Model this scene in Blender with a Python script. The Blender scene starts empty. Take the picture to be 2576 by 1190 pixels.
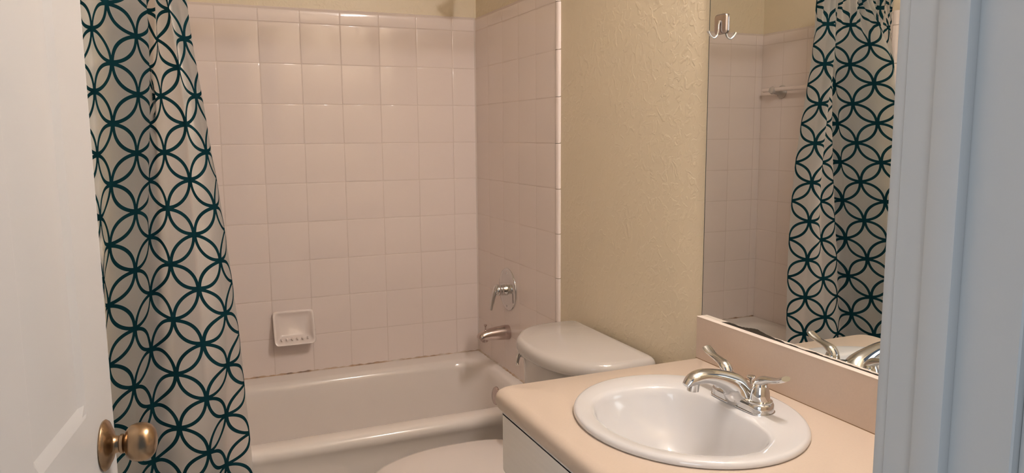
import bpy, bmesh, math, random
import numpy as np
from mathutils import Vector, Matrix

random.seed(7)
scene = bpy.context.scene
COL = scene.collection

# ------------------------------------------------------------------ camera
CAM = Vector((-1.1438, -3.0537, 1.3379))
r_ = Vector((0.9196, -0.3927, -0.0072)); u_ = Vector((0.0587, 0.1191, 0.9911)); f_ = Vector((0.3883, 0.9119, -0.1326))
f_.normalize(); r_ = (r_ - f_ * r_.dot(f_)).normalized(); u_ = r_.cross(f_)
cd = bpy.data.cameras.new('camera'); cam = bpy.data.objects.new('camera', cd); COL.objects.link(cam)
cam.matrix_world = Matrix(((r_.x, u_.x, -f_.x, CAM.x), (r_.y, u_.y, -f_.y, CAM.y), (r_.z, u_.z, -f_.z, CAM.z), (0, 0, 0, 1)))
cd.sensor_fit = 'HORIZONTAL'; cd.sensor_width = 36.0; cd.lens = 1905.6 / 2576 * 36.0
cd.clip_start = 0.02; cd.clip_end = 50
scene.camera = cam

# ------------------------------------------------------------------ world, hall light, exposure
BULB = 278.0            # emission of each vanity bulb
BULB_COL = (1.0, 0.91, 0.86)
w = bpy.data.worlds.new('world'); scene.world = w; w.use_nodes = True
w.node_tree.nodes['Background'].inputs[0].default_value = (0.52, 0.66, 0.86, 1)
w.node_tree.nodes['Background'].inputs[1].default_value = 0.22
def area(name, loc, target, size, power, color):
    l = bpy.data.lights.new(name, 'AREA'); l.shape = 'RECTANGLE'; l.size = size[0]; l.size_y = size[1]
    l.energy = power; l.color = color
    o = bpy.data.objects.new(name, l); COL.objects.link(o); o.location = loc
    o.rotation_euler = (Vector(target) - Vector(loc)).to_track_quat('-Z', 'Y').to_euler(); return o
area('hall_daylight', (-2.6, -4.3, 1.7), (-0.6, -2.7, 1.2), (1.2, 1.6), 26.0, (0.90, 0.95, 1.0))
scene.view_settings.view_transform = 'Standard'; scene.view_settings.look = 'None'
scene.view_settings.gamma = 1; scene.view_settings.use_curve_mapping = False
scene.view_settings.exposure = 0.06

# ------------------------------------------------------------------ materials
def lin(c):
    return tuple((x / 12.92 if x <= 0.04045 else ((x + 0.055) / 1.055) ** 2.4) for x in [v / 255 for v in c]) + (1,)
def mat(name, rgb, rough=0.5, metal=0.0, bump=None, var=None, coat=0.0, spec=0.5):
    m = bpy.data.materials.new(name); m.use_nodes = True; nt = m.node_tree
    b = nt.nodes['Principled BSDF']
    b.inputs['Base Color'].default_value = rgb if len(rgb) == 4 else tuple(rgb) + (1,)
    b.inputs['Roughness'].default_value = rough; b.inputs['Metallic'].default_value = metal
    b.inputs['Coat Weight'].default_value = coat; b.inputs['Specular IOR Level'].default_value = spec
    tc = nt.nodes.new('ShaderNodeTexCoord')
    if var:                      # (scale, amount) slight tone variation of the stuff itself
        n = nt.nodes.new('ShaderNodeTexNoise'); n.inputs['Scale'].default_value = var[0]; n.inputs['Detail'].default_value = 4
        nt.links.new(tc.outputs['Object'], n.inputs['Vector'])
        mx = nt.nodes.new('ShaderNodeMix'); mx.data_type = 'RGBA'
        c = b.inputs['Base Color'].default_value
        mx.inputs[6].default_value = tuple(v * (1 - var[1]) for v in c[:3]) + (1,)
        mx.inputs[7].default_value = tuple(min(1, v * (1 + var[1])) for v in c[:3]) + (1,)
        nt.links.new(n.outputs['Fac'], mx.inputs[0]); nt.links.new(mx.outputs[2], b.inputs['Base Color'])
    if bump:                     # (scale, strength, distance)
        n = nt.nodes.new('ShaderNodeTexNoise'); n.inputs['Scale'].default_value = bump[0]; n.inputs['Detail'].default_value = 3
        nt.links.new(tc.outputs['Object'], n.inputs['Vector'])
        bp = nt.nodes.new('ShaderNodeBump'); bp.inputs['Strength'].default_value = bump[1]; bp.inputs['Distance'].default_value = bump[2]
        nt.links.new(n.outputs['Fac'], bp.inputs['Height']); nt.links.new(bp.outputs['Normal'], b.inputs['Normal'])
    return m

M = {}
M['tile'] = mat('glazed_tile', (0.86, 0.75, 0.70), 0.07, bump=(7, 0.05, 0.004), var=(2.2, 0.02))
M['tile_side'] = M['tile']
M['grout'] = mat('grout', (0.72, 0.61, 0.55), 0.7)
M['caulk'] = mat('caulk', (0.62, 0.55, 0.47), 0.5)
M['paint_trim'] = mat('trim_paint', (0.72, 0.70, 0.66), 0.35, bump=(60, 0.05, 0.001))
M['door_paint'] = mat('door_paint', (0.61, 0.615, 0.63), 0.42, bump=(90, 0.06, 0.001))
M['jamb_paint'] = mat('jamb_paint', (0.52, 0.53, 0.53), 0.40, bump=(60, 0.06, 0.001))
M['porcelain'] = mat('porcelain', (0.67, 0.655, 0.655), 0.07, coat=0.3)
M['tub'] = mat('tub_enamel', (0.86, 0.79, 0.74), 0.13, bump=(5, 0.04, 0.003))
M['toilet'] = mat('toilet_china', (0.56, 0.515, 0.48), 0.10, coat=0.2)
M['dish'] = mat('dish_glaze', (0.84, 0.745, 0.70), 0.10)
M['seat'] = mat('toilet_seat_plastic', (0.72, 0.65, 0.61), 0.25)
M['laminate'] = mat('laminate', (0.60, 0.49, 0.40), 0.38, var=(260, 0.04))
M['splash'] = mat('laminate_splash', (0.57, 0.455, 0.375), 0.38, var=(260, 0.05))
M['laminate_edge'] = mat('laminate_edge', (0.85, 0.74, 0.66), 0.4)
M['cabinet'] = mat('cabinet_paint', (0.70, 0.65, 0.61), 0.40)
M['cab_dark'] = mat('cabinet_raw_wood', (0.25, 0.16, 0.09), 0.7)
M['chrome'] = mat('chrome', (0.66, 0.655, 0.65), 0.08, 1.0)
M['nickel'] = mat('brushed_nickel', (0.52, 0.45, 0.42), 0.26, 1.0)
M['spout_metal'] = mat('worn_chrome', (0.58, 0.49, 0.46), 0.20, 1.0)
M['brass'] = mat('antique_brass', (0.38, 0.265, 0.165), 0.27, 1.0, var=(30, 0.3))
M['dark'] = mat('dark_backing', (0.035, 0.028, 0.02), 0.8)
M['black'] = mat('black_rubber', (0.02, 0.02, 0.02), 0.6)
M['mirror'] = mat('mirror_silver', (0.80, 0.82, 0.80), 0.0, 1.0)
M['mirror_glass_edge'] = mat('mirror_glass_edge', (0.05, 0.06, 0.05), 0.2)
M['floor'] = mat('vinyl_floor', (0.74, 0.69, 0.63), 0.35, var=(6, 0.15))
M['ceiling'] = mat('ceiling_paint', (0.88, 0.85, 0.80), 0.8, bump=(60, 0.5, 0.004))
M['mark'] = mat('scuff_mark', (0.25, 0.24, 0.23), 0.7)

def paint_wall():
    m = mat('orange_peel_paint', (0.78, 0.67, 0.50), 0.42)
    nt = m.node_tree; b = nt.nodes['Principled BSDF']; tc = nt.nodes.new('ShaderNodeTexCoord')
    n = nt.nodes.new('ShaderNodeTexNoise'); n.inputs['Scale'].default_value = 42; n.inputs['Detail'].default_value = 2.5
    n.inputs['Distortion'].default_value = 0.8
    nt.links.new(tc.outputs['Object'], n.inputs['Vector'])
    cr = nt.nodes.new('ShaderNodeValToRGB'); cr.color_ramp.elements[0].position = 0.50; cr.color_ramp.elements[1].position = 0.62
    nt.links.new(n.outputs['Fac'], cr.inputs[0])
    bp = nt.nodes.new('ShaderNodeBump'); bp.inputs['Strength'].default_value = 0.24; bp.inputs['Distance'].default_value = 0.0022
    nt.links.new(cr.outputs[0], bp.inputs['Height']); nt.links.new(bp.outputs['Normal'], b.inputs['Normal'])
    return m
M['wall'] = paint_wall()

def grain_panel():
    m = M['cabinet']; nt = m.node_tree; b = nt.nodes['Principled BSDF']; tc = nt.nodes.new('ShaderNodeTexCoord')
    mp = nt.nodes.new('ShaderNodeMapping'); mp.inputs['Scale'].default_value = (4, 5, 110)
    n = nt.nodes.new('ShaderNodeTexNoise'); n.inputs['Scale'].default_value = 1.0; n.inputs['Detail'].default_value = 4
    nt.links.new(tc.outputs['Object'], mp.inputs[0]); nt.links.new(mp.outputs[0], n.inputs['Vector'])
    bp = nt.nodes.new('ShaderNodeBump'); bp.inputs['Strength'].default_value = 0.3; bp.inputs['Distance'].default_value = 0.001
    nt.links.new(n.outputs['Fac'], bp.inputs['Height']); nt.links.new(bp.outputs['Normal'], b.inputs['Normal'])
    mx = nt.nodes.new('ShaderNodeMix'); mx.data_type = 'RGBA'
    mx.inputs[6].default_value = (0.82, 0.78, 0.75, 1); mx.inputs[7].default_value = (0.89, 0.85, 0.82, 1)
    nt.links.new(n.outputs['Fac'], mx.inputs[0]); nt.links.new(mx.outputs[2], b.inputs['Base Color'])
grain_panel()

def caulk_stain():
    m = M['caulk']; nt = m.node_tree; b = nt.nodes['Principled BSDF']; tc = nt.nodes.new('ShaderNodeTexCoord')
    n = nt.nodes.new('ShaderNodeTexNoise'); n.inputs['Scale'].default_value = 11; n.inputs['Detail'].default_value = 5
    nt.links.new(tc.outputs['Object'], n.inputs['Vector'])
    cr = nt.nodes.new('ShaderNodeValToRGB'); e = cr.color_ramp.elements
    e[0].position = 0.34; e[0].color = (0.16, 0.12, 0.10, 1); e[1].position = 0.62; e[1].color = (0.66, 0.58, 0.51, 1)
    x = cr.color_ramp.elements.new(0.44); x.color = (0.46, 0.31, 0.20, 1)
    nt.links.new(n.outputs['Fac'], cr.inputs[0]); nt.links.new(cr.outputs[0], b.inputs['Base Color'])
caulk_stain()

def curtain_mat():
    m = bpy.data.materials.new('curtain_fabric'); m.use_nodes = True; nt = m.node_tree
    for n in list(nt.nodes): nt.nodes.remove(n)
    N = nt.nodes.new; L = nt.links.new
    out = N('ShaderNodeOutputMaterial'); uv = N('ShaderNodeUVMap'); uv.uv_map = 'UVMap'
    masks = []
    for off in (0.5, 0.0):          # circles centred on whole numbers, and on halves
        a = N('ShaderNodeVectorMath'); a.operation = 'ADD'; a.inputs[1].default_value = (off, off, 0)
        L(uv.outputs[0], a.inputs[0])
        fr = N('ShaderNodeVectorMath'); fr.operation = 'FRACTION'; L(a.outputs[0], fr.inputs[0])
        s = N('ShaderNodeVectorMath'); s.operation = 'SUBTRACT'; s.inputs[1].default_value = (0.5, 0.5, 0); L(fr.outputs[0], s.inputs[0])
        ml = N('ShaderNodeVectorMath'); ml.operation = 'MULTIPLY'; ml.inputs[1].default_value = (1, 1, 0); L(s.outputs[0], ml.inputs[0])
        ln = N('ShaderNodeVectorMath'); ln.operation = 'LENGTH'; L(ml.outputs[0], ln.inputs[0])
        d = N('ShaderNodeMath'); d.operation = 'SUBTRACT'; d.inputs[1].default_value = 0.485; L(ln.outputs['Value'], d.inputs[0])
        ab = N('ShaderNodeMath'); ab.operation = 'ABSOLUTE'; L(d.outputs[0], ab.inputs[0])
        lt = N('ShaderNodeMath'); lt.operation = 'LESS_THAN'; lt.inputs[1].default_value = 0.031; L(ab.outputs[0], lt.inputs[0])
        masks.append(lt)
    mxm = N('ShaderNodeMath'); mxm.operation = 'MAXIMUM'; L(masks[0].outputs[0], mxm.inputs[0]); L(masks[1].outputs[0], mxm.inputs[1])
    col = N('ShaderNodeMix'); col.data_type = 'RGBA'
    col.inputs[6].default_value = (0.72, 0.80, 0.92, 1); col.inputs[7].default_value = (0.025, 0.15, 0.205, 1)
    L(mxm.outputs[0], col.inputs[0])
    tc = N('ShaderNodeTexCoord'); ns = N('ShaderNodeTexNoise'); ns.inputs['Scale'].default_value = 9; ns.inputs['Detail'].default_value = 4
    mp = N('ShaderNodeMapping'); mp.inputs['Scale'].default_value = (1.5, 1.5, 0.5); L(tc.outputs['Object'], mp.inputs[0]); L(mp.outputs[0], ns.inputs['Vector'])
    bp = N('ShaderNodeBump'); bp.inputs['Strength'].default_value = 0.5; bp.inputs['Distance'].default_value = 0.012; L(ns.outputs['Fac'], bp.inputs['Height'])
    col2 = N('ShaderNodeMix'); col2.data_type = 'RGBA'
    col2.inputs[6].default_value = (1.0, 0.985, 0.96, 1); col2.inputs[7].default_value = (0.010, 0.055, 0.075, 1); L(mxm.outputs[0], col2.inputs[0])
    df = N('ShaderNodeBsdfDiffuse'); L(col.outputs[2], df.inputs[0]); L(bp.outputs[0], df.inputs['Normal'])
    tr = N('ShaderNodeBsdfTranslucent'); L(col2.outputs[2], tr.inputs[0])
    ms = N('ShaderNodeMixShader'); ms.inputs[0].default_value = 0.89; L(df.outputs[0], ms.inputs[1]); L(tr.outputs[0], ms.inputs[2])
    tp = N('ShaderNodeBsdfTransparent')
    op = N('ShaderNodeMath'); op.operation = 'MULTIPLY_ADD'; op.inputs[1].default_value = -0.03; op.inputs[2].default_value = 0.03; L(mxm.outputs[0], op.inputs[0])
    ms2 = N('ShaderNodeMixShader'); L(op.outputs[0], ms2.inputs[0]); L(ms.outputs[0], ms2.inputs[1]); L(tp.outputs[0], ms2.inputs[2])
    L(ms2.outputs[0], out.inputs[0]); return m
M['curtain'] = curtain_mat()

def glow_mat():
    m = bpy.data.materials.new('lit_bulb'); m.use_nodes = True; b = m.node_tree.nodes['Principled BSDF']
    b.inputs['Base Color'].default_value = (0.9, 0.85, 0.8, 1)
    b.inputs['Emission Color'].default_value = BULB_COL + (1,); b.inputs['Emission Strength'].default_value = BULB
    return m
M['bulb'] = glow_mat()

# ------------------------------------------------------------------ mesh helpers
def wloc(p):
    l = Vector((0, 0, 0))
    while p: l = l + p.location; p = p.parent
    return l
def link(name, verts, faces, m, parent=None, smooth=True, angle=35, mats=None, fm=None, uv=None):
    base = wloc(parent)
    me = bpy.data.meshes.new(name)
    me.from_pydata([tuple(Vector(v) - base) for v in verts], [], faces)
    for mm in (mats or [m]): me.materials.append(mm)
    if fm: me.polygons.foreach_set('material_index', fm)
    if uv is not None:
        lay = me.uv_layers.new(name='UVMap')
        for l in me.loops: lay.data[l.index].uv = uv[l.vertex_index]
    me.validate(); me.update()
    if smooth:
        me.polygons.foreach_set('use_smooth', [True] * len(me.polygons)); me.set_sharp_from_angle(angle=math.radians(angle))
    bm = bmesh.new(); bm.from_mesh(me); 
    if uv is None: bmesh.ops.recalc_face_normals(bm, faces=bm.faces)
    bm.to_mesh(me); bm.free()
    o = bpy.data.objects.new(name, me); COL.objects.link(o)
    if parent: o.parent = parent
    return o
def thing(name, label, cat, loc, group=None):
    o = bpy.data.objects.new(name, None); COL.objects.link(o); o.location = loc; o.empty_display_size = 0.05
    o['label'] = label; o['category'] = cat
    if group: o['group'] = group
    return o
def tag(o, label, cat, group=None):
    o['label'] = label; o['category'] = cat
    if group: o['group'] = group
    return o
def struct(o):
    o['kind'] = 'structure'; return o

class G:                          # collects shapes into one mesh
    def __init__(s): s.v = []; s.f = []; s.m = []
    def add(s, v, f, mi=0):
        k = len(s.v); s.v += [tuple(x) for x in v]; s.f += [tuple(i + k for i in q) for q in f]; s.m += [mi] * len(f); return s
    def box(s, x0, x1, y0, y1, z0, z1, bev=0.0, seg=2, mi=0):
        bm = bmesh.new(); bmesh.ops.create_cube(bm, size=1)
        for v in bm.verts: v.co = Vector(((x0 + x1) / 2 + v.co.x * (x1 - x0), (y0 + y1) / 2 + v.co.y * (y1 - y0), (z0 + z1) / 2 + v.co.z * (z1 - z0)))
        if bev: bmesh.ops.bevel(bm, geom=bm.edges[:], offset=bev, segments=seg, profile=0.5, affect='EDGES')
        bm.verts.index_update(); s.add([v.co.copy() for v in bm.verts], [[v.index for v in f.verts] for f in bm.faces], mi); bm.free(); return s
    def loft(s, rings, closed=True, cap0=False, cap1=False, mi=0):
        n = len(rings[0]); v = [p for r in rings for p in r]; f = []
        for i in range(len(rings) - 1):
            for j in range(n if closed else n - 1):
                a = i * n + j; b = i * n + (j + 1) % n; f.append((a, b, b + n, a + n))
        if cap0: f.append(tuple(range(n - 1, -1, -1)))
        if cap1: f.append(tuple((len(rings) - 1) * n + j for j in range(n)))
        return s.add(v, f, mi)
    def lathe(s, prof, origin, axis, n=40, sc=(1, 1), cap0=False, cap1=False, mi=0, up=None):
        ax = Vector(axis).normalized(); t = Vector(up) if up else (Vector((0, 0, 1)) if abs(ax.z) < 0.9 else Vector((1, 0, 0)))
        e1 = (t - ax * t.dot(ax)).normalized(); e2 = ax.cross(e1); O = Vector(origin)
        rings = [[O + ax * h + e1 * (r * sc[0] * math.cos(2 * math.pi * k / n)) + e2 * (r * sc[1] * math.sin(2 * math.pi * k / n)) for k in range(n)] for r, h in prof]
        return s.loft(rings, True, cap0, cap1, mi)
    def sweep(s, path, rad, side, n=20, caps=True, mi=0, sub=4):
        # path: points; rad: (a along side, b along normal); side: fixed sideways direction
        P, R = spline(path, rad, sub); sd = Vector(side).normalized(); rings = []
        for i, p in enumerate(P):
            t = (P[min(i + 1, len(P) - 1)] - P[max(i - 1, 0)]).normalized()
            e1 = (sd - t * sd.dot(t)).normalized(); e2 = t.cross(e1); a, b = R[i]
            rings.append([p + e1 * (a * math.cos(2 * math.pi * k / n)) + e2 * (b * math.sin(2 * math.pi * k / n)) for k in range(n)])
        return s.loft(rings, True, caps, caps, mi)
    def obj(s, name, m, parent=None, **k):
        if isinstance(m, (list, tuple)): return link(name, s.v, s.f, None, parent, mats=list(m), fm=s.m, **k)
        return link(name, s.v, s.f, m, parent, **k)
def spline(path, rad, sub):
    P = [Vector(p) for p in path]; n = len(P); R = [r if isinstance(r, (tuple, list)) else (r, r) for r in rad]
    op = []; orr = []
    def cr(a, b, c, d, t): return 0.5 * ((2 * b) + (c - a) * t + (2 * a - 5 * b + 4 * c - d) * t * t + (3 * b - a - 3 * c + d) * t ** 3)
    for i in range(n - 1):
        p = [P[max(i - 1, 0)], P[i], P[i + 1], P[min(i + 2, n - 1)]]; q = [R[max(i - 1, 0)], R[i], R[i + 1], R[min(i + 2, n - 1)]]
        for k in range(sub):
            t = k / sub; op.append(cr(*p, t)); orr.append(tuple(max(1e-4, cr(q[0][j], q[1][j], q[2][j], q[3][j], t)) for j in (0, 1)))
    op.append(P[-1]); orr.append(tuple(max(1e-4, x) for x in R[-1])); return op, orr
def rpoly(pts, n=8):             # closed plan outline with curved corners; pts (x, y, radius)
    out = []; N = len(pts)
    for i in range(N):
        a, b, c = pts[i - 1], pts[i], pts[(i + 1) % N]; B = Vector(b[:2]); A = Vector(a[:2]); C = Vector(c[:2])
        da = min(b[2], (A - B).length * 0.5); dc = min(b[2], (C - B).length * 0.5)
        p0 = B + (A - B).normalized() * da; p2 = B + (C - B).normalized() * dc
        for k in range(n + 1):
            t = k / n; out.append(p0 * (1 - t) ** 2 * 1 + B * 2 * t * (1 - t) + p2 * t * t)
    return out
def resample(pts, n):
    P = pts + [pts[0]]; L = [0]
    for i in range(len(pts)): L.append(L[-1] + (P[i + 1] - P[i]).length)
    xs = np.array([p.x for p in P]); ys = np.array([p.y for p in P]); t = np.linspace(0, L[-1], n, endpoint=False)
    return [Vector((float(a), float(b))) for a, b in zip(np.interp(t, L, xs), np.interp(t, L, ys))]
def offset_ring(pts, d):         # outline moved inwards by d (pts counter- or clockwise about their centre)
    n = len(pts); c = sum(pts, Vector((0, 0))) / n; out = []
    for i, p in enumerate(pts):
        t = (pts[(i + 1) % n] - pts[i - 1]).normalized(); nn = Vector((-t.y, t.x))
        if nn.dot(c - p) < 0: nn = -nn
        out.append(p + nn * d)
    return out
def lift(pts, z): return [Vector((p.x, p.y, z)) for p in pts]

# ================================================================== THE ROOM
W = 1.53; YF = -2.62; H = 2.44; S = 0.1524
TOPZ = 1.825; ROWS = [0.3956 + S * k for k in range(10)]     # tile joints above the tub rim, last is the cap row

def panel(x0, x1, y0, y1, z0, z1, name, m, bev=0):
    return struct(G().box(x0, x1, y0, y1, z0, z1, bev).obj(name, m, smooth=bool(bev)))
wall_back = panel(-W - 0.1, 0.1, 0.0, 0.1, 0, H, 'wall_back', M['wall'])
wall_right = panel(0.0, 0.1, YF - 0.1, 0.0, 0, H, 'wall_right', M['wall'])
wall_left = panel(-W - 0.1, -W, YF - 0.1, 0.0, 0, H, 'wall_left', M['wall'])
floor = panel(-W - 0.1, 0.1, YF - 1.6, 0.1, -0.1, 0.0, 'floor', M['floor'])
ceil = panel(-W - 0.1, 0.1, YF - 0.1, 0.1, H, H + 0.1, 'ceiling', M['ceiling'])
XH = -1.354; XJ = -0.64; DH = 2.04                            # door opening: hinge side, latch side, head
g = G(); g.box(-W, XH - 0.02, YF - 0.102, YF, 0, H); g.box(XJ + 0.02, 0, YF - 0.102, YF, 0, H); g.box(XH - 0.02, XJ + 0.02, YF - 0.102, YF, DH + 0.02, H)
struct(g.obj('wall_front', M['wall'], smooth=False))

# ---- tile fields: every tile a pillow-edged piece on a grout bed
def tile_field(name, parent, cols, rows, to, bed, soft=1.0):
    """cols: joint positions along the wall; to(a, z, d) -> point, d = distance off the wall"""
    g = G(); T = 0.0085; e = 0.0007
    for i in range(len(cols) - 1):
        for j in range(len(rows) - 1):
            a0, a1, z0, z1 = cols[i] + e, cols[i + 1] - e, rows[j] + e, rows[j + 1] - e
            if a1 - a0 < 0.01: continue
            last = j == len(rows) - 2
            rx = random.uniform(-0.00022, 0.00022) * soft; rz = random.uniform(-0.00022, 0.00022) * soft
            rings = []
            for ins, d in ((0, T - 0.0015 * soft), (0.0006, T - 0.0007 * soft), (0.0016, T - 0.0002 * soft), (0.0032, T)):
                ring = []
                for (ca, cz) in ((0, 0), (1, 0), (1, 1), (0, 1)):
                    a = a0 + ins if ca == 0 else a1 - ins; z = z0 + ins if cz == 0 else z1 - ins
                    ring.append(to(a, z, d + (ca - 0.5) * rx * 2 * 0.5 + (cz - 0.5) * rz * 2 * 0.5))
                rings.append(ring)
            if last:            # bullnose cap: rounded over at the top
                rings = []
                prof = [(z0, T - 0.0025), (z0 + 0.001, T - 0.0005), (z0 + 0.003, T), (z0 + 0.030, T), (z1 - 0.014, T - 0.0001), (z1 - 0.007, T - 0.0012), (z1 - 0.0025, T - 0.0040), (z1, 0.0005)]
                for z, d in prof:
                    rings.append([to(a0, z, d - 0.0013), to(a0 + 0.0008, z, d - 0.0004), to(a0 + 0.002, z, d), to(a0 + 0.004, z, d), to(a1 - 0.004, z, d), to(a1 - 0.002, z, d), to(a1 - 0.0008, z, d - 0.0004), to(a1, z, d - 0.0013)])
                g.loft(rings, closed=False, mi=0); continue
            g.loft(rings, True, False, True, mi=0)
    b0, b1 = cols[0], cols[-1]; q = [to(b0, rows[0], bed), to(b1, rows[0], bed), to(b1, rows[-1] - 0.004, bed), to(b0, rows[-1] - 0.004, bed)]
    g.add(q + [to(b0, rows[0], 0.0002), to(b1, rows[0], 0.0002), to(b1, rows[-1] - 0.004, 0.0002), to(b0, rows[-1] - 0.004, 0.0002)],
          [(0, 1, 2, 3), (4, 5, 1, 0), (5, 6, 2, 1), (6, 7, 3, 2), (7, 4, 0, 3)], 1)
    o = g.obj(name, [M['tile'], M['grout']], parent, angle=50); o['kind'] = 'structure'; return o
RZ = ROWS + [TOPZ]
tile_field('tile_surround', wall_back, [-W] + [-0.1104 - S * k for k in range(9, -1, -1)] + [-0.0085], RZ, lambda a, z, d: Vector((a, -d, z)), 0.0078)
SC = [-0.785, -0.755] + [-0.12 - S * k for k in range(4, -1, -1)] + [-0.0088]
SC = sorted(set(SC)); 
side_cols = [-0.762, -0.6096, -0.4572, -0.3048, -0.1524, -0.0088]
tile_field('tile_surround', wall_right, side_cols, RZ, lambda a, z, d: Vector((-d, a, z)), 0.0082, 0.35)
tile_field('tile_surround', wall_left, side_cols, RZ, lambda a, z, d: Vector((-W + d, a, z)), 0.0080, 0.6)
def edge_trim(name, x, sgn):      # vertical bullnose pieces closing the side tile fields
    g = G()
    for j in range(len(RZ) - 1):
        z0, z1 = RZ[j] + 0.0008, RZ[j + 1] - 0.0008
        prof = [(-0.7625, 0.007), (-0.7640, 0.0088), (-0.770, 0.0100), (-0.778, 0.0096), (-0.783, 0.0076), (-0.7862, 0.004), (-0.787, 0.0)]
        g.loft([[Vector((x + sgn * d, y, z0 + (0.002 if k in (0, len(prof) - 1) else 0))) for k, (y, d) in enumerate(prof)], [Vector((x + sgn * d, y, z1)) for y, d in prof]], closed=False)
    g.box(min(x, x + sgn * 0.0105), max(x, x + sgn * 0.0105), -0.785, -0.763, 0.0, 0.394, 0.001, 1)
    return struct(g.obj(name, M['tile'], angle=60))
edge_trim('trim_1', 0.0, -1); edge_trim('trim_2', -W, 1)
# lighter corner bead added for a strip of reflected light; caulk along the tub
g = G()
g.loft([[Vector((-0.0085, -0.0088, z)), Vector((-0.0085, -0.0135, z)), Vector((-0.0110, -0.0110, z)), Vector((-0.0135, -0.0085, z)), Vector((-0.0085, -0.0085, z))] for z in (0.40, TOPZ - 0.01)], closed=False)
M['corner_sheen_bead'] = mat('corner_sheen_bead', (0.74, 0.65, 0.60), 0.35)
struct(g.obj('trim_3', M['corner_sheen_bead']))
def bead(name, pts, off):
    g = G(); rings = []
    for i, p in enumerate(pts):
        r = 0.0045 * (1 + 0.25 * math.sin(i * 1.7) + 0.2 * math.sin(i * 0.63)); p = Vector(p)
        o1 = Vector(off); rings.append([p, p + o1 * r, p + o1 * r * 0.75 + Vector((0, 0, r * 0.75)), p + Vector((0, 0, r * 1.2))])
    g.loft(rings, closed=False); return struct(g.obj(name, M['caulk']))
bead('trim_4', [(-W + 0.01 + i * (W - 0.02) / 160, -0.0085, 0.3975) for i in range(161)], (0, -1, 0))
bead('trim_5', [(-0.0085, -0.01 - i * 0.745 / 80, 0.3975) for i in range(81)], (-1, 0, 0))

# ---- door frame
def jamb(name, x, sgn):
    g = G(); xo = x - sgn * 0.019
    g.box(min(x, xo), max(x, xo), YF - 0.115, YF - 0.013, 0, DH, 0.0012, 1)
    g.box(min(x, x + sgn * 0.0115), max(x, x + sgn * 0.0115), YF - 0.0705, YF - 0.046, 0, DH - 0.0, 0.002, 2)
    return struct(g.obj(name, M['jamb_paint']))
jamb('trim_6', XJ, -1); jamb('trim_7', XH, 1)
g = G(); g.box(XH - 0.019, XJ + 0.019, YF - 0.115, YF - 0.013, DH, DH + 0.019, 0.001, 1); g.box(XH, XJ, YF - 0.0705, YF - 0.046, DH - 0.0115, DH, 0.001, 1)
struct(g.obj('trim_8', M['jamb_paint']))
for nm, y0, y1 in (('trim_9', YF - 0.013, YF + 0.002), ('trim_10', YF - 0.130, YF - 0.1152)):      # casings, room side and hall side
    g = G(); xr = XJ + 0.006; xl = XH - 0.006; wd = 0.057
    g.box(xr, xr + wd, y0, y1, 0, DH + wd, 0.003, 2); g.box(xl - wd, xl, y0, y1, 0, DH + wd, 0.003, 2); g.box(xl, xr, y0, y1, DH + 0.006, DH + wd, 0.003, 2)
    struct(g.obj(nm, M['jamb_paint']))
g = G(); g.box(-0.011 - 0.0, 0.0, -1.56, -0.80, 0, 0.083, 0.003, 2); struct(g.obj('baseboard_right', M['paint_trim']))
g = G(); g.box(-W, -W + 0.011, YF + 0.06, -0.80, 0, 0.083, 0.003, 2); struct(g.obj('baseboard_left', M['paint_trim']))

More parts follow.
